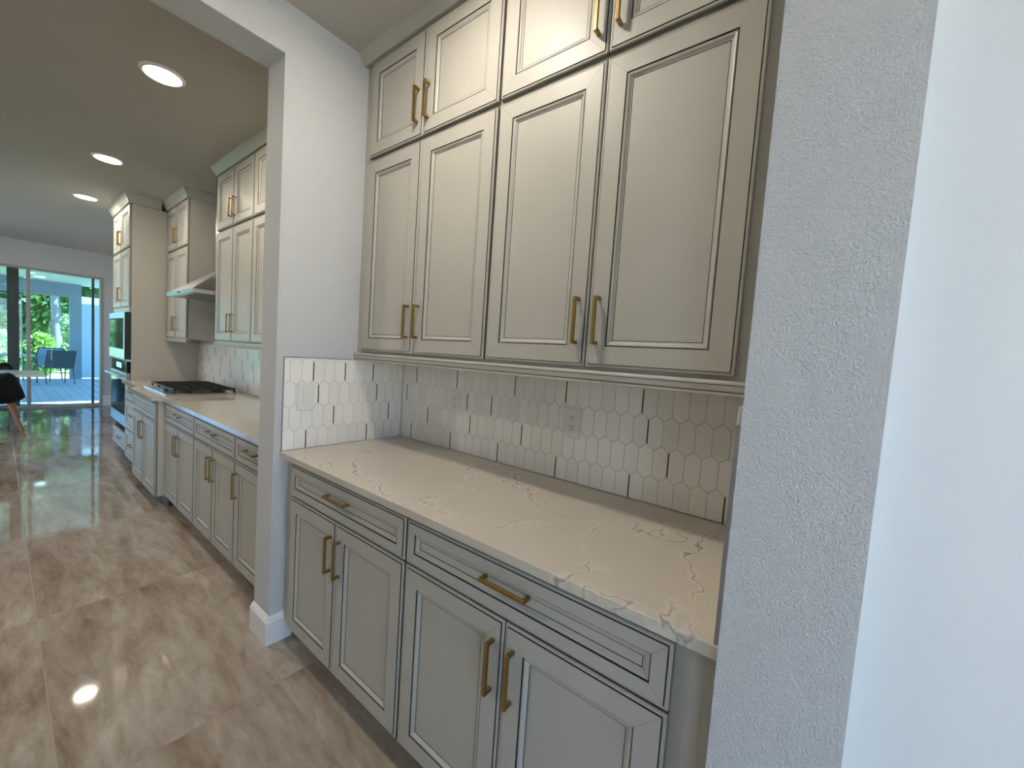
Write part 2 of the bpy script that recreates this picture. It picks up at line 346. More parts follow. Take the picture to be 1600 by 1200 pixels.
MB().box(1.086, 1.120, YEND + 0.055, YEND + 0.10, 0.045, 2.382, 0, 0.003).build('stile', DALU, sl)
MB().box(0.108, 0.236, YEND + 0.06, YEND + 0.10, 0.045, 2.382, 0, 0.003).build('stile', DALU, sl)
for x0, x1, yy in ((-2.56, 0.108, 0.08), (0.236, 1.086, 0.08), (1.120, 1.188, 0.08), (0.358, 1.086, 0.025), (-1.2, 0.312, 0.025)):
    if yy == 0.025: continue
    MB().box(x0, x1, YEND + yy - 0.003, YEND + yy + 0.003, 0.045, 2.382).build('pane', GLASS, sl)

# ================================================================== DOORS, HANDLES, CABINETS
def front_mesh(w, h, fr=0.062, mitre=True):          # a framed cabinet front; local y 0..w, z 0..h, face towards -x, back at x=0
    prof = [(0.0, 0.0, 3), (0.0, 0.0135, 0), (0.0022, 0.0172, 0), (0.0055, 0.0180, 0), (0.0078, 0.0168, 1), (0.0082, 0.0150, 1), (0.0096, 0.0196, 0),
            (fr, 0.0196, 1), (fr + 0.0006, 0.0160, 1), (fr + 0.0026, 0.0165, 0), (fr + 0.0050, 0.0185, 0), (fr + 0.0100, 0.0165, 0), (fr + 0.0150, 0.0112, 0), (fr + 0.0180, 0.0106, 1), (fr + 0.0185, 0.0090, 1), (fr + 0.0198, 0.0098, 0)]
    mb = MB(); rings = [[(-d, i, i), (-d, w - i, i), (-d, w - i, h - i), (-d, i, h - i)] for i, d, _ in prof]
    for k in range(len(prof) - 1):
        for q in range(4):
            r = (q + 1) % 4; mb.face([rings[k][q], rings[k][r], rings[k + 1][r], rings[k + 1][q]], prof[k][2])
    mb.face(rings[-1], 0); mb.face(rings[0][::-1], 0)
    if mitre:
        e = 0.00035
        for sy, sz in ((0, 0), (1, 0), (1, 1), (0, 1)):
            def T(y, z): return (-0.01966, w - y if sy else y, h - z if sz else z)
            a_, b_ = 0.0105, fr - 0.0005
            mb.face([T(a_ - e, a_ + e), T(a_ + e, a_ - e), T(b_ + e, b_ - e), T(b_ - e, b_ + e)], 2)
    return mb
MITRE = mat('mitre joint line', (0.26, 0.25, 0.22), 0.6)
EDGE = mat('shade toned door edge', (0.20, 0.19, 0.17), 0.45)  # darker tone on door sides puts the shade of the gaps into the colour
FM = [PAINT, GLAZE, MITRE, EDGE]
_fc = {}
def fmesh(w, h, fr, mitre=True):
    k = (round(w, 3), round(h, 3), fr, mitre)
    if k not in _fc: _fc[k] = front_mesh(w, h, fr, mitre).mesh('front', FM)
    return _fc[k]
def pull_mesh(length, vert, M=BRASS):
    mb = MB(); t = 0.0105; st = 0.031; l2 = length / 2
    def B(u0, u1, x0, x1):
        if vert: mb.box(x0, x1, -t / 2, t / 2, u0, u1, 0, 0.0012)
        else: mb.box(x0, x1, u0, u1, -t / 2, t / 2, 0, 0.0012)
    B(-l2, l2, -st, -st + 0.0095); B(-l2, -l2 + t, -st + 0.003, 0.0); B(l2 - t, l2, -st + 0.003, 0.0)
    return mb.mesh('handle', M)
PV = pull_mesh(0.148, True); PH = pull_mesh(0.152, False); PHL = pull_mesh(0.16, False)
def front(parent, kind, xf, y0, y1, z0, z1, handle=None, fr=0.062, mitre=True, part_label=None):
    o = inst(kind, fmesh(y1 - y0, z1 - z0, fr, mitre), parent, (xf + 0.0196, y0, z0))
    if part_label: o['label'] = part_label
    if handle:
        t, hy, hz = handle
        inst('handle', PV if t == 'v' else PH, o, (xf + (0.0005 if t == 'v' else 0.0005) , hy, hz))
    return o
G = 0.0018
def base_cab(loc_y0, y1, xf, label, doors, drawer=True, dh=True, zt=0.8855, fillers=(0, 0), z_draw=(0.7245, 0.868), door_handles=None, side=None, mitre=True, xback=None, group=None, gap=0.004):
    y0 = loc_y0; xc = xf + 0.0200; xback = xback or XWALL - 0.002
    c = empty('base_cabinet', ((xc + xback) / 2, (y0 + y1) / 2, 0), label, 'cabinet', group)
    MB().box(xc, xback, y0 - fillers[0] + 0.0005, y1 + fillers[1] - 0.0005, 0.10, zt).build('carcass', PAINT, c)
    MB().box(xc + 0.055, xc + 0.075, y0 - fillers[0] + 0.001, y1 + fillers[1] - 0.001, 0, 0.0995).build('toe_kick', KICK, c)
    if drawer:
        front(c, 'drawer', xf, y0 + gap, y1 - gap, z_draw[0], z_draw[1], ('h', (y0 + y1) / 2, 0.815) if dh else None, 0.040, mitre)
    ztop = 0.7175 if drawer else z_draw[1]
    n = len(doors) - 1
    for k in range(n):
        a_, b_ = doors[k] + (gap if k == 0 else G), doors[k + 1] - (gap if k == n - 1 else G)
        if n == 2: hy = b_ - 0.032 if k == 0 else a_ + 0.032
        else: hy = b_ - 0.034
        front(c, 'door', xf, a_, b_, 0.1009, ztop, ('v', hy, 0.584), 0.062, mitre)
    return c
def wall_cab(y0, y1, xf, z0, z1, zb, label, doors, hz, fillers=(0, 0), mitre=True, xback=None, group=None, gap=0.005, filler_lip=False):
    xc = xf + 0.0200; xback = xback or XWALL - 0.002
    c = empty('wall_cabinet', ((xc + xback) / 2, (y0 + y1) / 2, zb), label, 'cabinet', group)
    MB().box(xc, xback, y0 - fillers[0] + 0.0005, y1 + fillers[1] - 0.0005, zb, z1 + 0.008).build('carcass', PAINT, c)
    n = len(doors) - 1
    for k in range(n):
        a_, b_ = doors[k] + (gap if k == 0 else G), doors[k + 1] - (gap if k == n - 1 else G)
        hy = (b_ - 0.033 if k == 0 else a_ + 0.033)
        front(c, 'door', xf, a_, b_, z0, z1, ('v', hy, hz), 0.064, mitre)
    return c
# --- pantry niche
gB = 'pantry base cabinets'; gU = 'tall pantry wall cabinets'; gT = 'small top pantry wall cabinets'
cA = base_cab(1.0091, 1.8395, XDF, 'greige base cabinet under the pantry counter, next to the white baseboard', (1.0091, 1.435, 1.8395), fillers=(0, YN - 1.8395 - 0.002), group=gB)
cB = base_cab(0.1675, 1.0065, XDF, 'greige base cabinet nearest the camera under the pantry counter', (0.1675, 0.5856, 1.0065), fillers=(0.1675 - YR - 0.002, 0), group=gB)
MB().box(XDF + 0.016, XDF + 0.0205, YR + 0.003, YR + 0.024, 0.1, 0.885, 0, 0.001).build('scribe_strip', PAINT, cB)
ct = MB().box(0.7858, XWALL - 0.0085, YR + 0.0005, YN - 0.0005, ZT - 0.0276, ZT, 0, 0.002).build('countertop', QUARTZ)
prop(ct, 'veined greige quartz countertop with gold-barred tile behind it', 'countertop')
ZB = 1.3885
wall_cab(1.0116, 1.8556, XUF, 1.4004, 2.333, ZB, 'tall greige wall cabinet in the niche beside the white return wall', (1.0116, 1.4459, 1.8556), 1.543, (0, YN - 1.8556 - 0.002), group=gU)
wall_cab(0.1567, 1.0098, XUF, 1.4004, 2.333, ZB, 'tall greige wall cabinet with the two widest doors, by the textured wall end', (0.1567, 0.5831, 1.0098), 1.543, (0.1567 - YR - 0.002, 0), group=gU)
wall_cab(1.0116, 1.8556, XUF, 2.352, 2.800, 2.343, 'small top cabinet over the left pair of niche doors', (1.0116, 1.4459, 1.8556), 2.484, (0, YN - 1.8556 - 0.002), group=gT)
wall_cab(0.1567, 1.0098, XUF, 2.352, 2.800, 2.343, 'small top cabinet cut by the upper picture edge over the right pair of niche doors', (0.1567, 0.5831, 1.0098), 2.484, (0.1567 - YR - 0.002, 0), group=gT)
CRP = [(0.0, 0.0), (-0.004, 0.0), (-0.010, 0.006), (-0.036, 0.036), (-0.040, 0.0435), (0.02, 0.0435), (0.02, 0.0)]
def crown(label, pts, xface, zb, prof=CRP):           # runs along y
    mb = MB(); mb.prism([(xface + a_, zb + b_) for a_, b_ in prof], 'y', pts[0], pts[1]); return prop(mb.build('crown_moulding', PAINT), label, 'moulding')
cr = crown('greige crown moulding between the niche top cabinets and the ceiling', (YR + 0.001, YN - 0.001), XUF - 0.001, 2.8118)
def rail(label, y0, y1, xface, zt, zb):
    h = zt - zb; xf = xface
    mb = MB()
    mb.prism([(xf + 0.024, zt), (xf + 0.002, zt), (xf - 0.002, zt - 0.006), (xf - 0.002, zt - 0.0105), (xf + 0.024, zt - 0.0105)], 'y', y0, y1)
    mb.prism([(xf + 0.024, zt - 0.0105), (xf + 0.000, zt - 0.0105), (xf + 0.001, zt - 0.0125), (xf + 0.024, zt - 0.0125)], 'y', y0, y1, 1)
    mb.prism([(xf + 0.024, zt - 0.0125), (xf - 0.003, zt - 0.0125), (xf - 0.0005, zt - 0.026), (xf + 0.003, zt - 0.029), (xf + 0.024, zt - 0.029)], 'y', y0, y1)
    mb.prism([(xf + 0.024, zt - 0.029), (xf + 0.004, zt - 0.029), (xf + 0.004, zt - 0.031), (xf + 0.024, zt - 0.031)], 'y', y0, y1, 1)
    mb.prism([(xf + 0.024, zt - 0.031), (xf + 0.001, zt - 0.031), (xf + 0.001, zb), (xf + 0.024, zb)], 'y', y0, y1)
    return prop(mb.build('light_rail', [PAINT, GLAZE]), label, 'moulding')
rail('greige light rail moulding under the pantry niche wall cabinets', YR + 0.001, YN - 0.001, XUF, ZB - 0.0005, 1.3505)

# --- picket tile
PW, SH, TIP, RP = 0.0538, 0.089, 0.0200, 0.109
def clip(poly, x0, x1, z0, z1):
    for ax, s, lim in ((0, 1, x0), (0, -1, -x1), (1, 1, z0), (1, -1, -z1)):
        out = []
        for k in range(len(poly)):
            p, q = poly[k], poly[(k + 1) % len(poly)]; a_, b_ = s * p[ax] - lim, s * q[ax] - lim
            if a_ >= 0: out.append(p)
            if a_ * b_ < 0: t = a_ / (a_ - b_); out.append((p[0] + t * (q[0] - p[0]), p[1] + t * (q[1] - p[1])))
        poly = out
        if len(poly) < 3: return []
    return poly
def inset_poly(p, d):                                 # shrink a convex ccw polygon
    n = len(p); ls = []
    for k in range(n):
        a_, b_ = p[k], p[(k + 1) % n]; dx, dy = b_[0] - a_[0], b_[1] - a_[1]; l = math.hypot(dx, dy)
        if l < 1e-5: continue
        nx, ny = -dy / l, dx / l; ls.append((nx, ny, nx * a_[0] + ny * a_[1] + d))
    out = []
    for k in range(len(ls)):
        a_, b_ = ls[k - 1], ls[k]; D = a_[0] * b_[1] - a_[1] * b_[0]
        if abs(D) < 1e-9: continue
        out.append(((a_[2] * b_[1] - b_[2] * a_[1]) / D, (a_[0] * b_[2] - b_[0] * a_[2]) / D))
    return out
def tile_solid(poly, to3, th):                        # chamfered tile from a 2-D outline; to3(u, z, depth)
    mb = MB(); o = inset_poly(poly, 0.0011); i = inset_poly(poly, 0.0019)
    if len(o) < 3 or len(i) != len(o): return None
    A = [to3(u, z, 0) for u, z in o]; B = [to3(u, z, th - 0.0009) for u, z in o]; D = [to3(u, z, th) for u, z in i]
    n = len(o); mb.face(D); mb.face(A[::-1])
    for k in range(n):
        r = (k + 1) % n; mb.face([A[k], A[r], B[r], B[k]]); mb.face([B[k], B[r], D[r], D[k]])
    return mb
def splash(label, to3, u0, u1, z0, z1, phase, zrows, bars, th=0.0068):
    bed = MB()
    P8 = [to3(u, z, d) for u in (u0, u1) for z in (z0, z1) for d in (0.0003, th - 0.0016)]
    bed.raw(P8, [(0, 1, 3, 2), (4, 6, 7, 5), (0, 4, 5, 1), (2, 3, 7, 6), (0, 2, 6, 4), (1, 5, 7, 3)])
    b = bed.build('tile_backsplash', GROUT); prop(b, label, 'backsplash')
    org = ORG[b]; shared = {}
    hexp = [(0, -SH / 2 - TIP), (PW / 2, -SH / 2), (PW / 2, SH / 2), (0, SH / 2 + TIP), (-PW / 2, SH / 2), (-PW / 2, -SH / 2)]
    full = None
    for r, zr in enumerate(zrows):
        ph = phase + (PW / 2 if r % 2 else 0)
        k0 = int(math.floor((u0 - ph) / PW)) - 1; k1 = int(math.ceil((u1 - ph) / PW)) + 1
        for k in range(k0, k1):
            cu = ph + (k + 0.5) * PW
            poly = [(cu + a_, zr + q) for a_, q in hexp]; cl_ = clip(poly, u0, u1, z0, z1)
            if len(cl_) < 3: continue
            ar = abs(sum(cl_[q][0] * cl_[(q + 1) % len(cl_)][1] - cl_[(q + 1) % len(cl_)][0] * cl_[q][1] for q in range(len(cl_)))) / 2
            if ar < 6e-5: continue
            whole = len(cl_) == 6 and abs(ar - (PW * SH + PW * TIP)) < 1e-6
            loc = Vector(to3(cu, zr, 0))
            if whole:
                if full is None: full = tile_solid(poly, to3, th).mesh('picket_tile', TILE, loc)
                inst('picket_tile', full, b, loc)
            else:
                mb = tile_solid(cl_, to3, th)
                if mb: inst('picket_tile', mb.mesh('picket_tile', TILE, loc), b, loc)
    bm_ = None
    for r, us in bars.items():
        ph = phase + (PW / 2 if r % 2 else 0); zr = zrows[r]
        for u in us:
            u = ph + round((u - ph) / PW) * PW
            if u - 0.003 < u0 or u + 0.003 > u1: continue
            za, zb_ = max(zr - SH / 2 + 0.001, z0 + 0.002), min(zr + SH / 2 - 0.001, z1)
            mb = MB(); w = 0.0027
            Q = [to3(u + s * w, z, d) for s in (-1, 1) for z in (za, zb_) for d in (0.001, th + 0.0006)]
            mb.raw(Q, [(0, 1, 3, 2), (4, 6, 7, 5), (0, 4, 5, 1), (2, 3, 7, 6), (0, 2, 6, 4), (1, 5, 7, 3)])
            loc = Vector(to3(u, zr, 0)); inst('inlay_bar', mb.mesh('inlay_bar', BAR, loc), b, loc)
    return b
ZR = [1.285, 1.176, 1.067, 0.958, 1.394]              # row centres; last is the cut row under the rail (even phase kept by index below)
def rows(): return [1.394, 1.285, 1.176, 1.067, 0.958, 0.849]
Z0T, Z1T = ZT + 0.0008, 1.3495
splash('white picket tile backsplash with gold bars behind the pantry counter', lambda u, z, d: (XWALL - 0.0006 - d, u, z), YR + 0.0115, YN - 0.0085, Z0T, Z1T, 0.492 + PW / 2, rows(),
       {1: [1.778, 1.463, 1.092, 0.815, 0.492], 2: [1.858, 1.396, 1.221, 0.467], 3: [1.687, 1.368, 1.042, 0.397], 4: [1.807, 1.49, 1.168, 0.844, 0.52, 0.196]})
sp2 = splash('white picket tile side splash around the light switch', lambda u, z, d: (u, YN - 0.0006 - d, z), 0.7934, XWALL - 0.009, Z0T, Z1T - 0.001, 0.926 + PW / 2, rows(),
       {1: [0.926, 1.088, 1.238], 2: [0.944, 1.278], 3: [1.024, 1.35], 4: [0.90, 1.225]})
tr = MB().box(0.7910, 0.7932, YN - 0.0086, YN - 0.0006, Z0T, 1.3508).box(0.7932, XUF - 0.004, YN - 0.0086, YN - 0.0006, 1.3486, 1.3508); o = tr.build('edge_trim', TRIMM, sp2)
sp3 = splash('picket tile side splash edge against the textured wall end', lambda u, z, d: (u, YR + 0.0006 + d, z), 0.7934, XWALL - 0.009, Z0T, Z1T - 0.001, 0.926 + PW / 2, rows(), {2: [1.0], 4: [1.2]}, 0.0100)
MB().box(0.7905, 0.7932, YR + 0.0006, YR + 0.0112, Z0T, 1.318).build('edge_trim', TRIMM, sp3)

# --- outlets and switch
def plate(parent_name, label, cat, to3, cu, cz, kind):
    o3 = to3(cu, cz, 0); p = empty(parent_name, o3, label, cat)
    def BX(mb, u0, u1, z0, z1, d0, d1, mi=0):
        Q = [to3(cu + u, cz + z, d) for u in (u0, u1) for z in (z0, z1) for d in (d0, d1)]
        mb.raw(Q, [(0, 1, 3, 2), (4, 6, 7, 5), (0, 4, 5, 1), (2, 3, 7, 6), (0, 2, 6, 4), (1, 5, 7, 3)], mi); return mb
    mb = MB(); A = [(-0.0385, -0.0625), (0.0385, -0.0625), (0.0385, 0.0625), (-0.0385, 0.0625)]; B = [(-0.0355, -0.0595), (0.0355, -0.0595), (0.0355, 0.0595), (-0.0355, 0.0595)]
    a0 = [to3(cu + u, cz + z, 0.0) for u, z in A]; a1 = [to3(cu + u, cz + z, 0.0035) for u, z in A]; b1 = [to3(cu + u, cz + z, 0.006) for u, z in B]
    mb.face(a0[::-1]); mb.face(b1)
    for q in range(4):
        r = (q + 1) % 4; mb.face([a0[q], a0[r], a1[r], a1[q]]); mb.face([a1[q], a1[r], b1[r], b1[q]])
    mb.build('cover_plate', PLASTIC, p)
    if kind == 'duplex':
        for s in (-1, 1):
            oc = MB(); pts = [(0.0165 * math.cos(t), s * 0.0195 + max(-0.0135, min(0.0135, 0.0165 * math.sin(t)))) for t in [2 * math.pi * q / 20 for q in range(20)]]
            A0 = [to3(cu + u, cz + z, 0.0062) for u, z in pts]; A1 = [to3(cu + u, cz + z, 0.0078) for u, z in pts]
            oc.face(A1); oc.face(A0[::-1])
            for q in range(20): oc.face([A0[q], A0[(q + 1) % 20], A1[(q + 1) % 20], A1[q]])
            rc = oc.build('receptacle', PLASTIC, p)
            sl_ = MB(); BX(sl_, -0.0072, -0.0050, s * 0.0195 + 0.0005, s * 0.0195 + 0.0090, 0.0072, 0.0081); BX(sl_, 0.0050, 0.0072, s * 0.0195 + 0.0012, s * 0.0195 + 0.0085, 0.0072, 0.0081)
            BX(sl_, -0.0024, 0.0024, s * 0.0195 - 0.0088, s * 0.0195 - 0.0042, 0.0072, 0.0081); sl_.build('slot', SLOT, rc)
    else:
        fr = MB(); BX(fr, -0.0175, 0.0175, -0.0345, 0.0345, 0.0050, 0.0066); fr.build('rocker_frame', PLASTIC, p)
        rk = MB(); Q = lambda u, z, d: to3(cu + u, cz + z, d)
        u_, z_ = 0.0155, 0.0325
        V = [Q(-u_, -z_, 0.0062), Q(u_, -z_, 0.0062), Q(u_, z_, 0.0062), Q(-u_, z_, 0.0062), Q(-u_, -z_, 0.0078), Q(u_, -z_, 0.0078), Q(u_, z_, 0.0118), Q(-u_, z_, 0.0118)]
        rk.raw(V, [(0, 3, 2, 1), (4, 5, 6, 7), (0, 1, 5, 4), (1, 2, 6, 5), (2, 3, 7, 6), (3, 0, 4, 7)]); rk.build('rocker', PLASTIC, p)
    sc_ = MB()
    for zz in ((-0.048, 0.048) if kind != 'duplex' else (0.0,)):
        BX(sc_, -0.0025, 0.0025, zz - 0.0025, zz + 0.0025, 0.0055, 0.0068)
    sc_.build('screw', PLASTIC, p); return p
BW = lambda u, z, d: (XWALL - 0.0076 - d, u, z)
plate('wall_outlet', 'white duplex outlet in the tile under the right pair of wall cabinet doors', 'outlet', BW, 0.776, 1.1615, 'duplex')
plate('wall_outlet', 'white duplex outlet in the tile nearer the niche corner', 'outlet', BW, 1.4625, 1.164, 'duplex')
plate('light_switch', 'white rocker light switch on the tiled side splash', 'switch', lambda u, z, d: (u, YN - 0.0076 - d, z), 0.8905, 1.1645, 'rocker')

# ================================================================== KITCHEN RUN
XK, XKU, XTW = 0.826, 1.150, 0.853
gK = 'kitchen base cabinets'
KB = YN + TN
base_cab(KB + 0.002, 2.585, XK, 'kitchen base cabinet cut off by the return wall', (KB + 0.002, 2.585), mitre=False, group=gK, dh=True)
base_cab(2.585, 3.363, XK, 'middle kitchen base cabinet with three handles on drawer and door pair', (2.585, 2.974, 3.363), mitre=False, group=gK)
base_cab(3.363, 4.143, XK, 'kitchen base cabinet touching the stepped-out cooktop base', (3.363, 3.753, 4.143), mitre=False, group=gK)
base_cab(4.146, 5.020, 0.765, 'stepped-out base cabinet under the black gas cooktop', (4.146, 4.583, 5.020), dh=False, mitre=False, group=gK)
c = empty('drawer_cabinet', (1.14, 5.41, 0), 'drawer base cabinet squeezed between cooktop base and oven tower', 'cabinet', gK)
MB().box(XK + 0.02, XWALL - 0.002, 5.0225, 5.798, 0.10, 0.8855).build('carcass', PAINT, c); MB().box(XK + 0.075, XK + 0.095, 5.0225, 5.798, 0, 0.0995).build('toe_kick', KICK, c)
for z0, z1 in ((0.1009, 0.405), (0.412, 0.7175), (0.7245, 0.868)): front(c, 'drawer', XK, 5.026, 5.794, z0, z1, ('h', 5.41, (z0 + z1) / 2 + 0.02), 0.040 if z0 > 0.7 else 0.055, False)
xe = XWALL - 0.0085
kc = MB().prism([(0.801, KB + 0.001), (xe, KB + 0.001), (xe, 5.799), (0.801, 5.799), (0.801, 5.045), (0.737, 5.045), (0.737, 4.122), (0.801, 4.122)], 'z', ZT - 0.0276, ZT)
prop(kc.build('countertop', QUARTZ), 'kitchen quartz countertop carrying the black cooktop', 'countertop')
# cooktop
ck = empty('gas_cooktop', (1.09, 4.61, ZT), 'black grated stainless gas cooktop on the kitchen counter', 'cooktop')
MB().box(0.842, 1.345, 4.215, 5.005, ZT + 0.0003, ZT + 0.013, 0, 0.004).build('tray', STEEL, ck)
for q in range(3):
    y0 = 4.225 + q * 0.258; y1 = y0 + 0.252; gm = MB(); zt_ = ZT + 0.055
    for xx in (0.90, 1.33): gm.box(xx - 0.006, xx + 0.006, y0, y1, zt_ - 0.014, zt_)
    for yy in (y0 + 0.006, y1 - 0.006): gm.box(0.894, 1.336, yy - 0.006, yy + 0.006, zt_ - 0.014, zt_)
    for yy in (y0 + 0.066, y0 + 0.126, y0 + 0.186): gm.box(0.900, 1.33, yy - 0.004, yy + 0.004, zt_ - 0.012, zt_)
    for xx in (1.01, 1.115, 1.22): gm.box(xx - 0.004, xx + 0.004, y0 + 0.006, y1 - 0.006, zt_ - 0.012, zt_)
    for xx in (0.90, 1.33):
        for yy in (y0 + 0.006, y1 - 0.006): gm.box(xx - 0.006, xx + 0.006, yy - 0.006, yy + 0.006, ZT + 0.0132, zt_ - 0.014)
    gm.build('grate', IRON, ck)
for bx, by, r in ((1.00, 4.35, 0.038), (1.23, 4.35, 0.045), (1.115, 4.61, 0.055), (1.00, 4.87, 0.045), (1.23, 4.87, 0.038)):
    MB().lathe([(r + 0.012, ZT + 0.0132), (r + 0.012, ZT + 0.020), (r, ZT + 0.022), (r, ZT + 0.031), (r * 0.7, ZT + 0.034), (0, ZT + 0.034)], bx, by, 20).build('burner', IRON, ck)
for q in range(5): MB().lathe([(0.017, ZT + 0.0132), (0.015, ZT + 0.036), (0.0, ZT + 0.037)], 0.868, 4.45 + 0.08 * q, 14).build('knob', STEEL, ck)
# kitchen backsplash: pickets too small to tell apart from here, bars visible
kbm = MB(); kbm.box(XWALL - 0.0064, XWALL - 0.0006, KB + 0.001, 5.799, ZT + 0.0008, 1.3495)
kb = kbm.build('tile_backsplash', GROUT); prop(kb, 'kitchen tile backsplash behind the cooktop', 'backsplash')
pk = MB()
for r, zr in enumerate(rows()):
    ph = 2.09 + (PW / 2 if r % 2 else 0)
    for k in range(-1, 70):
        cu = ph + (k + 0.5) * PW
        cl_ = clip([(cu + a_, zr + q) for a_, q in [(0, -SH / 2 - TIP), (PW / 2, -SH / 2), (PW / 2, SH / 2), (0, SH / 2 + TIP), (-PW / 2, SH / 2), (-PW / 2, -SH / 2)]], KB + 0.002, 5.798, ZT + 0.001, 1.349)
        if len(cl_) < 3: continue
        cl_ = inset_poly(cl_, 0.0012)
        if len(cl_) < 3: continue
        pk.prism([(u, z) for u, z in cl_], 'x', XWALL - 0.0074, XWALL - 0.0064)
o = pk.build('picket_tiles', TILE, kb); o['kind'] = 'stuff'
bme = MB().box(-0.0017, 0.0017, -0.0026, 0.0026, -SH / 2 + 0.002, SH / 2 - 0.002).mesh('inlay_bar', BAR)
for r, zr in list(enumerate(rows()))[1:5]:
    k = 2 + (r * 4) % 7
    while 2.09 + k * PW < 5.75:
        inst('inlay_bar', bme, kb, (XWALL - 0.0072, 2.09 + (PW / 2 if r % 2 else 0) + k * PW, zr if r < 4 else zr + 0.001)); k += random.choice((5, 6, 6, 7)) if r != 4 else 6
# kitchen wall cabinets
gKU = 'tall kitchen wall cabinets'; gKT = 'small top kitchen wall cabinets'
KZ = dict(z0=1.4004, z1=2.305)
nb = [(KB + 0.003, 2.545, 'out of sight behind the return wall', (KB + 0.003, 2.545)), (2.545, 3.350, 'partly cut by the return wall', (2.545, 2.948, 3.350)), (3.350, 4.158, 'beside the range hood on the near side', (3.350, 3.757, 4.158)), (5.010, 5.797, 'between range hood and oven tower', (5.010, 5.405, 5.797))]
for y0, y1, t, dd in nb:
    wall_cab(y0, y1, XKU, 1.4004, 2.308, ZB, 'tall kitchen wall cabinet ' + t, dd, 1.545, mitre=False, group=gKU)
    wall_cab(y0, y1, XKU, 2.326, 2.778 if y0 < 5 else 2.765, 2.317, 'small top kitchen cabinet ' + t, dd, 2.46, mitre=False, group=gKT)
KCP = [(0.0, 0.0), (-0.006, 0.0), (-0.036, 0.056), (-0.042, 0.070), (0.02, 0.070), (0.02, 0.0)]
def crown_box(label, x0, x1, y0, y1, zb, ret0=False, ret1=False, pj=0.042):   # crown along the front with optional returns on the low-y / high-y sides
    h = ZC - 0.0005 - zb; mb = MB(); pr = [(0.0, 0.0), (0.006, 0.0), (pj * 0.85, h * 0.8), (pj, h), (-0.015, h), (-0.015, 0.0)]
    path = ([(x1, y0)] if ret0 else []) + [(x0, y0), (x0, y1)] + ([(x1, y1)] if ret1 else [])
    P = [Vector(p) for p in path]; cols = []
    for k, p in enumerate(P):
        ns = []
        for a_, b_ in ((k - 1, k), (k, k + 1)):
            if 0 <= a_ and b_ < len(P): d = (P[b_] - P[a_]).normalized(); ns.append(Vector((-d.y, d.x)))
        n = ns[0] if len(ns) == 1 else ns[0] + ns[1]
        cols.append([(p.x + n.x * q, p.y + n.y * q, zb + z) for q, z in pr])
    for k in range(len(P) - 1):
        for q in range(len(pr)):
            r = (q + 1) % len(pr); mb.face([cols[k][q], cols[k][r], cols[k + 1][r], cols[k + 1][q]])
    mb.face(cols[0]); mb.face(cols[-1][::-1]); return prop(mb.build('crown_moulding', PAINT), label, 'moulding')
crown_box('crown moulding over the near kitchen wall cabinets', XKU, XWALL - 0.002, KB + 0.004, 4.158, 2.7865, False, True)
crown_box('crown moulding over the kitchen cabinet next to the oven tower', XKU, XWALL - 0.002, 5.010, 5.790, 2.7735, True, False)
rail('light rail under the near kitchen wall cabinets', KB + 0.004, 4.158, XKU, ZB - 0.0005, 1.352)
rail('light rail under the kitchen wall cabinet next to the oven tower', 5.010, 5.797, XKU, ZB - 0.0005, 1.352)
# range hood
hd = empty('range_hood', (1.2, 4.58, 1.79), 'stainless pyramid range hood over the cooktop', 'range hood')
hy0, hy1, hx0, hx1 = 4.172, 4.998, 0.995, XWALL - 0.0085
MB().box(hx0, hx1, hy0, hy1, 1.790, 1.822, 0, 0.002).build('canopy_lip', STEEL, hd)
b0 = [(hx0 + 0.004, hy0 + 0.004, 1.8222), (hx1, hy0 + 0.004, 1.8222), (hx1, hy1 - 0.004, 1.8222), (hx0 + 0.004, hy1 - 0.004, 1.8222)]
t0 = [(1.286, 4.476, 2.06), (hx1, 4.476, 2.06), (hx1, 4.694, 2.06), (1.286, 4.694, 2.06)]
mb = MB(); mb.face(b0[::-1]); mb.face(t0)
for q in range(4): mb.face([b0[q], b0[(q + 1) % 4], t0[(q + 1) % 4], t0[q]])
mb.build('canopy', STEEL, hd)
MB().box(1.290, hx1, 4.480, 4.690, 2.0605, ZC - 0.001).build('chimney', STEEL, hd)
MB().box(hx0 - 0.0012, hx0 + 0.001, 4.52, 4.62, 1.800, 1.812).build('control_strip', SLOT, hd)
MB().box(hx0 + 0.03, hx1 - 0.03, hy0 + 0.03, hy1 - 0.03, 1.786, 1.7898).build('filter', DSTEEL, hd)
# oven tower
ty0, ty1 = 5.800, 6.745
tw_ = empty('oven_tower', (1.15, 6.27, 0), 'full height greige oven tower cabinet at the end of the counter', 'cabinet')
for yy in (ty0, ty1 - 0.018): MB().box(XTW + 0.02, XWALL - 0.002, yy, yy + 0.018, 0.1, 2.764).build('side_panel', PAINT, tw_)
MB().box(XWALL - 0.014, XWALL - 0.002, ty0 + 0.0185, ty1 - 0.0185, 0.1, 2.764).build('back_panel', PAINT, tw_)
for z0, z1 in ((0.10, 0.118), (0.375, 0.393), (1.105, 1.123), (1.640, 1.690), (2.306, 2.324), (2.746, 2.764)): MB().box(XTW + 0.021, XWALL - 0.0145, ty0 + 0.0185, ty1 - 0.0185, z0, z1).build('shelf', PAINT, tw_)
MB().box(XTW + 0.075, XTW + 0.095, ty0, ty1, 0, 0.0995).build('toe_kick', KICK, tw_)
ym = (ty0 + ty1) / 2
for z0, z1, hz in ((1.6945, 2.308, 1.84), (2.326, 2.758, 2.46)):
    for a_, b_, hy in ((ty0 + 0.004, ym - G, ym - 0.034), (ym + G, ty1 - 0.004, ym + 0.034)): front(tw_, 'door', XTW, a_, b_, z0, z1, ('v', hy, hz), 0.060, False)
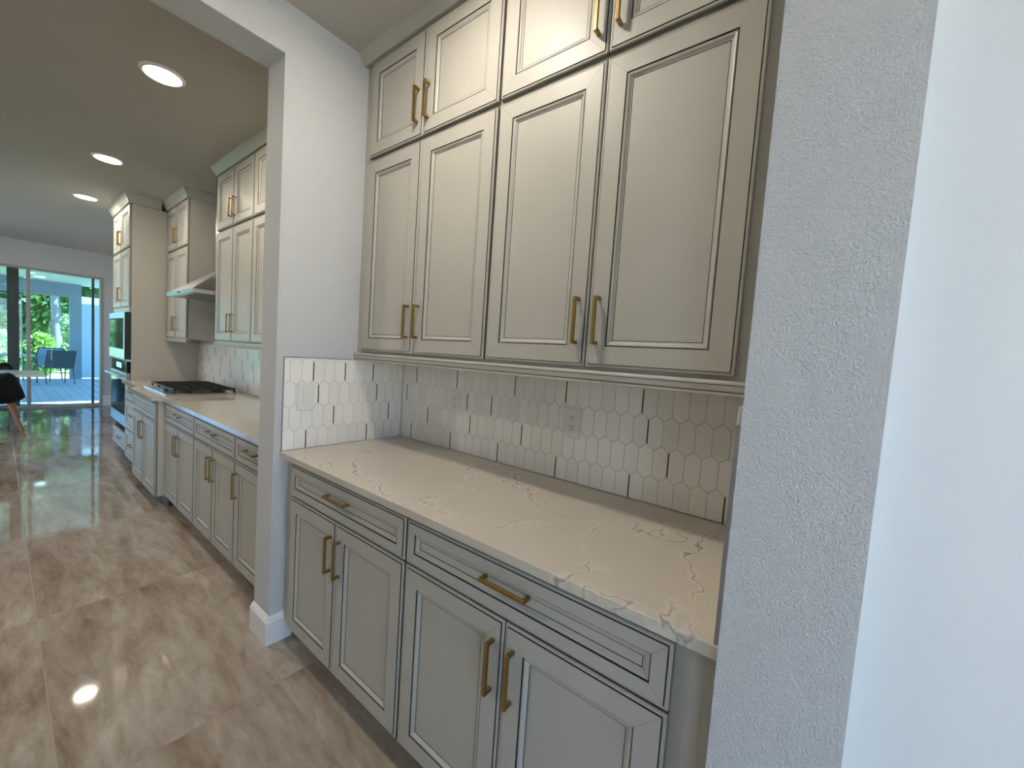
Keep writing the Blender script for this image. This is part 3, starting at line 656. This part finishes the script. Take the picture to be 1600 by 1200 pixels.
front(tw_, 'drawer', XTW, ty0 + 0.004, ty1 - 0.004, 0.1009, 0.30, ('h', ym, 0.215), 0.045, False)
MB().box(XTW + 0.004, XTW + 0.0205, ty0 + 0.02, ty1 - 0.02, 1.6405, 1.6895).build('filler_strip', PAINT, tw_)
crown_box('crown moulding wrapped around the top of the oven tower', XTW, XKU - 0.044, ty0 + 0.001, ty1, 2.768, True, True)
mv = empty('microwave', (1.1, ym, 1.1235), 'built in stainless microwave with dark window in the oven tower', 'microwave')
MB().box(XTW + 0.023, XWALL - 0.05, ty0 + 0.04, ty1 - 0.04, 1.1238, 1.6390).build('body', SLOT, mv)
MB().box(XTW - 0.026, XTW + 0.019, ty0 + 0.024, ty1 - 0.024, 1.1310, 1.6320).build('housing', SLOT, mv)
MB().box(XTW - 0.032, XTW - 0.0262, ty0 + 0.022, ty1 - 0.022, 1.1300, 1.6330, 0, 0.002).build('front_frame', DSTEEL, mv)
MB().box(XTW - 0.0350, XTW - 0.0322, ty0 + 0.07, ty1 - 0.05, 1.235, 1.570, 0, 0.001).build('window', BGLASS, mv)
ov = empty('wall_oven', (1.1, ym, 0.3935), 'stainless wall oven with bar handle below the microwave', 'oven')
MB().box(XTW + 0.023, XWALL - 0.05, ty0 + 0.04, ty1 - 0.04, 0.3938, 1.1040).build('body', SLOT, ov)
cp = MB().box(XTW - 0.012, XTW + 0.019, ty0 + 0.022, ty1 - 0.022, 0.990, 1.1080, 0, 0.002).build('control_panel', BGLASS, ov)
MB().box(XTW - 0.0135, XTW - 0.0121, 6.10, 6.40, 1.02, 1.08).build('display', emit('pale oven display', (0.5, 0.75, 0.75), 0.25), cp)
od = MB().box(XTW - 0.018, XTW + 0.019, ty0 + 0.022, ty1 - 0.022, 0.395, 0.984, 0, 0.003).build('oven_door', DSTEEL, ov)
MB().box(XTW - 0.0205, XTW - 0.0182, ty0 + 0.07, ty1 - 0.07, 0.52, 0.90).build('window', BGLASS, od)
hb = MB(); hb.tube([(XTW - 0.065, ty0 + 0.05, 0.945), (XTW - 0.065, ty1 - 0.05, 0.945)], 0.012, 12)
for yy in (ty0 + 0.09, ty1 - 0.09): hb.tube([(XTW - 0.0182, yy, 0.945), (XTW - 0.065, yy, 0.945)], 0.009, 10)
hb.build('handle', STEEL, od)
# downlights
gD = 'recessed ceiling downlights'
def downlight(x, y, label, r=0.082, lamp=None):
    d = empty('recessed_downlight', (x, y, ZC - 0.012), label, 'ceiling light', gD)
    MB().lathe([(r, ZC - 0.008), (r, ZC - 0.0115), (r + 0.010, ZC - 0.011), (r + 0.018, ZC - 0.004), (r + 0.018, ZC - 0.0005), (r, ZC - 0.0005)], x, y, 40).build('trim_ring', WHITE, d)
    mb = MB(); mb.lathe([(0, ZC - 0.0095), (r * 0.6, ZC - 0.0094), (r - 0.0004, ZC - 0.008), (r - 0.0004, ZC - 0.002), (0, ZC - 0.002)], x, y, 40); mb.smooth = False; mb.build('lens', lamp or LAMPK, d)
downlight(0.574, 3.02, 'largest glowing ceiling downlight, nearest the header')
downlight(0.578, 4.844, 'middle one of the three glowing kitchen ceiling downlights')
downlight(0.600, 6.438, 'smallest and farthest glowing kitchen ceiling downlight')
downlight(0.62, 1.04, 'ceiling downlight over the pantry walkway, above the picture', lamp=LAMP)
for yy, t in ((3.02, 'nearest the header'), (6.438, 'nearest the dining table')):
    downlight(-0.95, yy, 'ceiling downlight over the unseen left side of the kitchen, ' + t, lamp=LAMPS if yy < 4 else None)

# dining table and chairs
dt = empty('dining_table', (-0.65, 8.95, 0), 'white topped dining table at the left picture edge', 'table')
MB().box(-1.7, 0.41, 8.47, 9.45, 0.722, 0.752, 0, 0.006).build('table_top', TABLE, dt)
for px, py in ((-1.6, 8.57), (-1.6, 9.35), (-0.55, 8.57), (-0.55, 9.35)): MB().tube([(px, py, 0.0), (px, py, 0.7215)], [0.02, 0.03], 10).build('leg', WOOD, dt)
def shell_chair(cx, cy, s, label):                    # moulded side chair; s=1 faces +y, s=-1 faces -y
    ch = empty('shell_chair', (cx, cy, 0), label, 'chair', 'black shell dining chairs')
    mb = MB(); nu, nv = 36, 14; V = []
    for v_ in range(nv + 1):
        t = v_ / nv
        for u_ in range(nu):
            a_ = 2 * math.pi * u_ / nu; ang = abs((a_ - 1.5 * math.pi + math.pi) % (2 * math.pi) - math.pi)   # angle away from the back
            k = max(0.0, min(1.0, (math.radians(86) - ang) / math.radians(56))); k = k * k * (3 - 2 * k)
            rim = 0.455 + 0.35 * k + 0.03 * max(0, math.sin(ang)); rr = t ** 0.6
            z = 0.415 + (rim - 0.415) * max(0, (t - 0.4) / 0.6) ** 1.7
            V.append((cx + 0.255 * math.cos(a_) * rr * (1 - 0.10 * k * max(0, t - 0.6)), cy + s * (0.25 * math.sin(a_) * rr - 0.05 * k * max(0, (t - 0.5) / 0.5)), z))
    F = [(v_ * nu + u_, v_ * nu + (u_ + 1) % nu, (v_ + 1) * nu + (u_ + 1) % nu, (v_ + 1) * nu + u_) for v_ in range(nv) for u_ in range(nu)]
    mb.raw(V, F); mb.smooth = True; so = mb.build('seat_shell', SHELL, ch); md = so.modifiers.new('thickness', 'SOLIDIFY'); md.thickness = 0.012
    for sx, sy in ((1, 1), (1, -1), (-1, 1), (-1, -1)):
        MB().tube([(cx + 0.12 * sx, cy + 0.10 * sy, 0.405), (cx + 0.235 * sx, cy + 0.19 * sy, 0.0)], [0.023, 0.013], 10).build('leg', WOOD, ch)
    b_ = MB(); b_.tube([(cx - 0.13, cy - 0.11, 0.36), (cx + 0.13, cy + 0.11, 0.36)], 0.007, 8).tube([(cx - 0.13, cy + 0.11, 0.345), (cx + 0.13, cy - 0.11, 0.345)], 0.007, 8); b_.build('stretcher', DFRAME, ch)
shell_chair(-0.028, 8.20, 1, 'black moulded chair with red brown wooden leg on the near side of the white table')
shell_chair(-0.03, 9.85, -1, 'black moulded chair showing only its top behind the white table')

# ================================================================== PATIO AND GARDEN
pf = struct('floor_patio', MB().box(-4.5, 4.2, YEND + 0.15, 17.35, -0.12, -0.028), mat('paver joint sand', (0.05, 0.05, 0.055), 0.9), 'grey paver patio floor behind the sliding door')
pme = MB().box(-0.145, 0.145, -0.070, 0.070, -0.02, 0.0, 0, 0.003).mesh('paver', PAVER)
for j in range(0, 43):
    for i in range(-2, 8):
        x, y = 0.3 * i + (0.15 if j % 2 else 0) - 0.1, YEND + 0.25 + 0.15 * j
        if not (0.02 * y - 0.45 < x < 0.105 * y + 0.1) or y > 17.25: continue
        inst('paver', pme, pf, (x, y, -0.018))
struct('ceiling_patio', MB().box(-4.5, 4.2, YEND + 0.15, 17.45, 2.72, 2.80), SOFFIT)
struct('trim_1', MB().box(-4.5, 1.52, 17.12, 17.40, 2.335, 2.719), STUCCO, 'grey stucco beam across the patio opening')
struct('wall_patio_column', MB().box(1.292, 1.52, 17.12, 17.40, -0.03, 2.335), STUCCO, 'grey stucco corner column of the patio')
struct('wall_patio_side', MB().box(1.535, 4.2, 17.62, 17.75, -0.03, 2.42), STUCCOL, 'pale blue grey stucco wall right of the patio column')
pl = empty('patio_light', (0.67, 15.9, 2.70), 'small round light on the patio ceiling', 'ceiling light')
MB().lathe([(0.0, 2.6985), (0.11, 2.6985), (0.115, 2.705), (0.115, 2.7195), (0, 2.7195)], 0.67, 15.9, 24).build('housing', WHITE, pl)
MB().lathe([(0.0, 2.690), (0.085, 2.692), (0.095, 2.6983), (0, 2.6983)], 0.67, 15.9, 24).build('lens', PLAMP, pl)
def sling_chair(x, y, rz, label, sling):
    c_ = empty('patio_chair', (x, y, -0.018), label, 'chair', 'patio sling chairs')
    c_.rotation_euler = (0, 0, rz); ORG[c_] = Vector((0, 0, 0))
    def P(name, mb, M): o = mb.build(name, M, c_); return o
    back = MB()
    for k in range(4):
        z0, z1 = 0.42 + k * 0.11, 0.42 + (k + 1) * 0.11
        y0_, y1_ = -0.24 - 0.16 * ((z0 - 0.42) / 0.44) ** 1.2, -0.24 - 0.16 * ((z1 - 0.42) / 0.44) ** 1.2
        back.raw([(-0.235, y0_, z0), (0.235, y0_, z0), (0.235, y1_, z1), (-0.235, y1_, z1), (-0.235, y0_ - 0.012, z0), (0.235, y0_ - 0.012, z0), (0.235, y1_ - 0.012, z1), (-0.235, y1_ - 0.012, z1)], [(0, 1, 2, 3), (7, 6, 5, 4), (0, 3, 7, 4), (1, 5, 6, 2)] + ([(0, 4, 5, 1)] if k == 0 else []) + ([(3, 2, 6, 7)] if k == 3 else []))
    P('backrest', back, sling); P('seat', MB().box(-0.235, 0.235, -0.235, 0.24, 0.408, 0.42), sling)
    for s in (-1, 1):
        P('side_frame', MB().tube([(s * 0.25, -0.405, 0.87), (s * 0.25, -0.29, 0.60), (s * 0.25, -0.23, 0.41), (s * 0.25, 0.25, 0.425)], 0.014, 8), DFRAME)
        P('arm', MB().tube([(s * 0.25, -0.30, 0.64), (s * 0.27, 0.0, 0.655), (s * 0.27, 0.22, 0.63), (s * 0.25, 0.25, 0.425)], 0.014, 8), DFRAME)
        P('leg', MB().tube([(s * 0.25, 0.25, 0.425), (s * 0.25, 0.27, 0.0)], 0.013, 8), DFRAME); P('leg', MB().tube([(s * 0.25, -0.23, 0.41), (s * 0.25, -0.33, 0.0)], 0.013, 8), DFRAME)
    P('top_rail', MB().tube([(-0.25, -0.405, 0.87), (0.25, -0.405, 0.87)], 0.013, 8), DFRAME)
    return c_
sling_chair(0.93, 15.70, 0.22, 'dark patio sling chair with its back to the glass', SLING)
sling_chair(0.76, 16.75, 2.7, 'blue grey patio chair facing the house', SLINGB)
sling_chair(-0.30, 15.70, 0.1, 'dark patio chair at the left picture edge', SLING)
pt = empty('patio_table', (0.12, 16.1, -0.018), 'patio table with pale top between the sling chairs', 'table')
MB().box(-0.75, 0.60, 15.75, 16.55, 0.655, 0.69, 0, 0.005).build('table_top', PTOP, pt)
for px in (-0.68, 0.50):
    for py in (15.83, 16.47): MB().tube([(px, py, -0.018), (px, py, 0.6545)], 0.022, 8).build('leg', DFRAME, pt)
struct('floor_lawn', MB().box(-60, 60, 17.36, 70, -0.4, -0.13), LAWN, 'sunlit lawn behind the patio')
struct('floor_bounce_ground', MB().box(-60, 60, -60, 17.35, -0.4, -0.13), mat('pale concrete paving', (0.42, 0.41, 0.39), 0.8))  # added unseen ground, pale grey so bounced daylight carries no green
def leaves(center, rad, n, size, seed, flat=1.0):
    rnd = random.Random(seed); V = []; F = []
    for _ in range(n):
        while True:
            p = Vector((rnd.uniform(-1, 1), rnd.uniform(-1, 1), rnd.uniform(-1, 1)))
            if 0.25 < p.length < 1: break
        p = Vector((center[0] + p.x * rad[0], center[1] + p.y * rad[1], center[2] + p.z * rad[2]))
        d = Vector((rnd.gauss(0, 1), rnd.gauss(0, 1), rnd.gauss(0, 1))).normalized(); e = d.orthogonal().normalized()
        e.rotate(Matrix.Rotation(rnd.uniform(0, 6.28), 3, d)); f_ = d.cross(e); s = size * rnd.uniform(0.6, 1.4); i = len(V)
        V += [tuple(p + e * s), tuple(p + f_ * s * 0.5), tuple(p - e * s), tuple(p - f_ * s * 0.5)]; F.append((i, i + 1, i + 2, i + 3))
    return V, F
def plant(name, label, base, clusters, M, trunk=None, cat='tree', size=0.13, group=None, seed=1):
    p = empty(name, base, label, cat, group); mb = MB()
    for k, (c_, r_, n_) in enumerate(clusters): V, F = leaves(c_, r_, n_, size, seed * 31 + k); mb.raw(V, F)
    me = bpy.data.meshes.new('foliage'); off = ORG[p]; me.from_pydata([tuple(Vector(q) - off) for q in mb.v], [], mb.f); me.materials.append(M)
    o = bpy.data.objects.new('foliage', me); C.objects.link(o); o.parent = p; o['kind'] = 'stuff'
    if trunk:
        for path, rad in trunk: t_ = MB().tube(path, rad, 12); t_.smooth = True; t_.build('trunk', BARK, p)
    return p
gG = 'garden trees behind the patio'
plant('oak_tree', 'tall tree with a pale straight trunk behind the patio', (1.32, 22.0, -0.13), [((1.5, 22.5, 4.6), (2.2, 1.6, 1.6), 2600), ((2.3, 23.2, 2.6), (0.8, 0.8, 1.3), 900)], LEAFD,
      [([(1.31, 22, -0.13), (1.33, 22, 1.0), (1.28, 22.0, 2.4), (1.33, 22, 5.0)], [0.13, 0.10, 0.10, 0.08]), ([(1.40, 22.3, -0.13), (1.43, 22.3, 1.6), (1.37, 22.3, 3.0)], [0.09, 0.06, 0.03])], seed=3, group=gG)
plant('shade_tree', 'dark leafy tree filling the patio opening left of the pale trunk', (0.7, 26.0, -0.13), [((0.7, 26, 3.0), (1.5, 1.2, 2.2), 4200)], LEAFD, [([(0.6, 26, -0.13), (0.75, 26, 3.0)], [0.16, 0.1])], seed=5, group=gG)
plant('young_tree', 'sunlit airy tree seen at the far left of the glass', (0.05, 24.0, -0.13), [((-0.15, 24, 1.3), (0.55, 0.6, 0.9), 1100), ((-0.2, 24.2, 3.3), (0.9, 0.7, 0.6), 900)], LEAFB, [([(-0.1, 24, -0.13), (-0.15, 24, 3.2)], [0.06, 0.03])], seed=7, group=gG, size=0.11)
plant('background_tree', 'pale green tree row far behind the garden', (4.0, 36.0, -0.13), [((3.2, 36, 3.0), (3.2, 1.5, 3.4), 5200), ((-3.5, 36, 2.0), (3.0, 1.5, 2.3), 3500)], LEAFP, [([(3, 36, -0.13), (3, 36, 3.0)], [0.25, 0.2])], seed=9, group=gG, size=0.2)
plant('flowering_shrub', 'bright green shrub below the pale tree trunk', (0.85, 19.8, -0.13), [((0.86, 19.8, 0.55), (0.36, 0.36, 0.75), 1500), ((0.62, 19.8, 0.5), (0.3, 0.3, 0.5), 600)], LEAFB, None, 'shrub', 0.07, seed=11)
plant('leafy_shrub', 'pale leaved shrub in front of the patio column', (1.62, 20.9, -0.13), [((1.62, 20.9, 0.5), (0.30, 0.3, 0.6), 900), ((1.62, 21.0, 1.5), (0.28, 0.3, 0.5), 350)], LEAFP, None, 'shrub', 0.08, seed=13)
plant('low_shrub', 'yellowish shrub at the far left beyond the patio table', (-0.1, 20.5, -0.13), [((-0.05, 20.5, 0.6), (0.38, 0.4, 0.8), 1300)], LEAFP, None, 'shrub', 0.07, seed=15)
se = empty('screen_enclosure', (0.3, 19.0, -0.13), 'thin dark frame of a pool screen seen at the left of the glass', 'screen frame')
for x in (0.23, 0.46, -0.4): MB().box(x - 0.012, x + 0.012, 19.0, 19.04, -0.13, 2.35).build('post', DALU, se)
for z in (1.35, 1.85, 2.35): MB().box(-1.6, 0.47, 19.005, 19.035, z - 0.012, z + 0.012).build('rail', DALU, se)
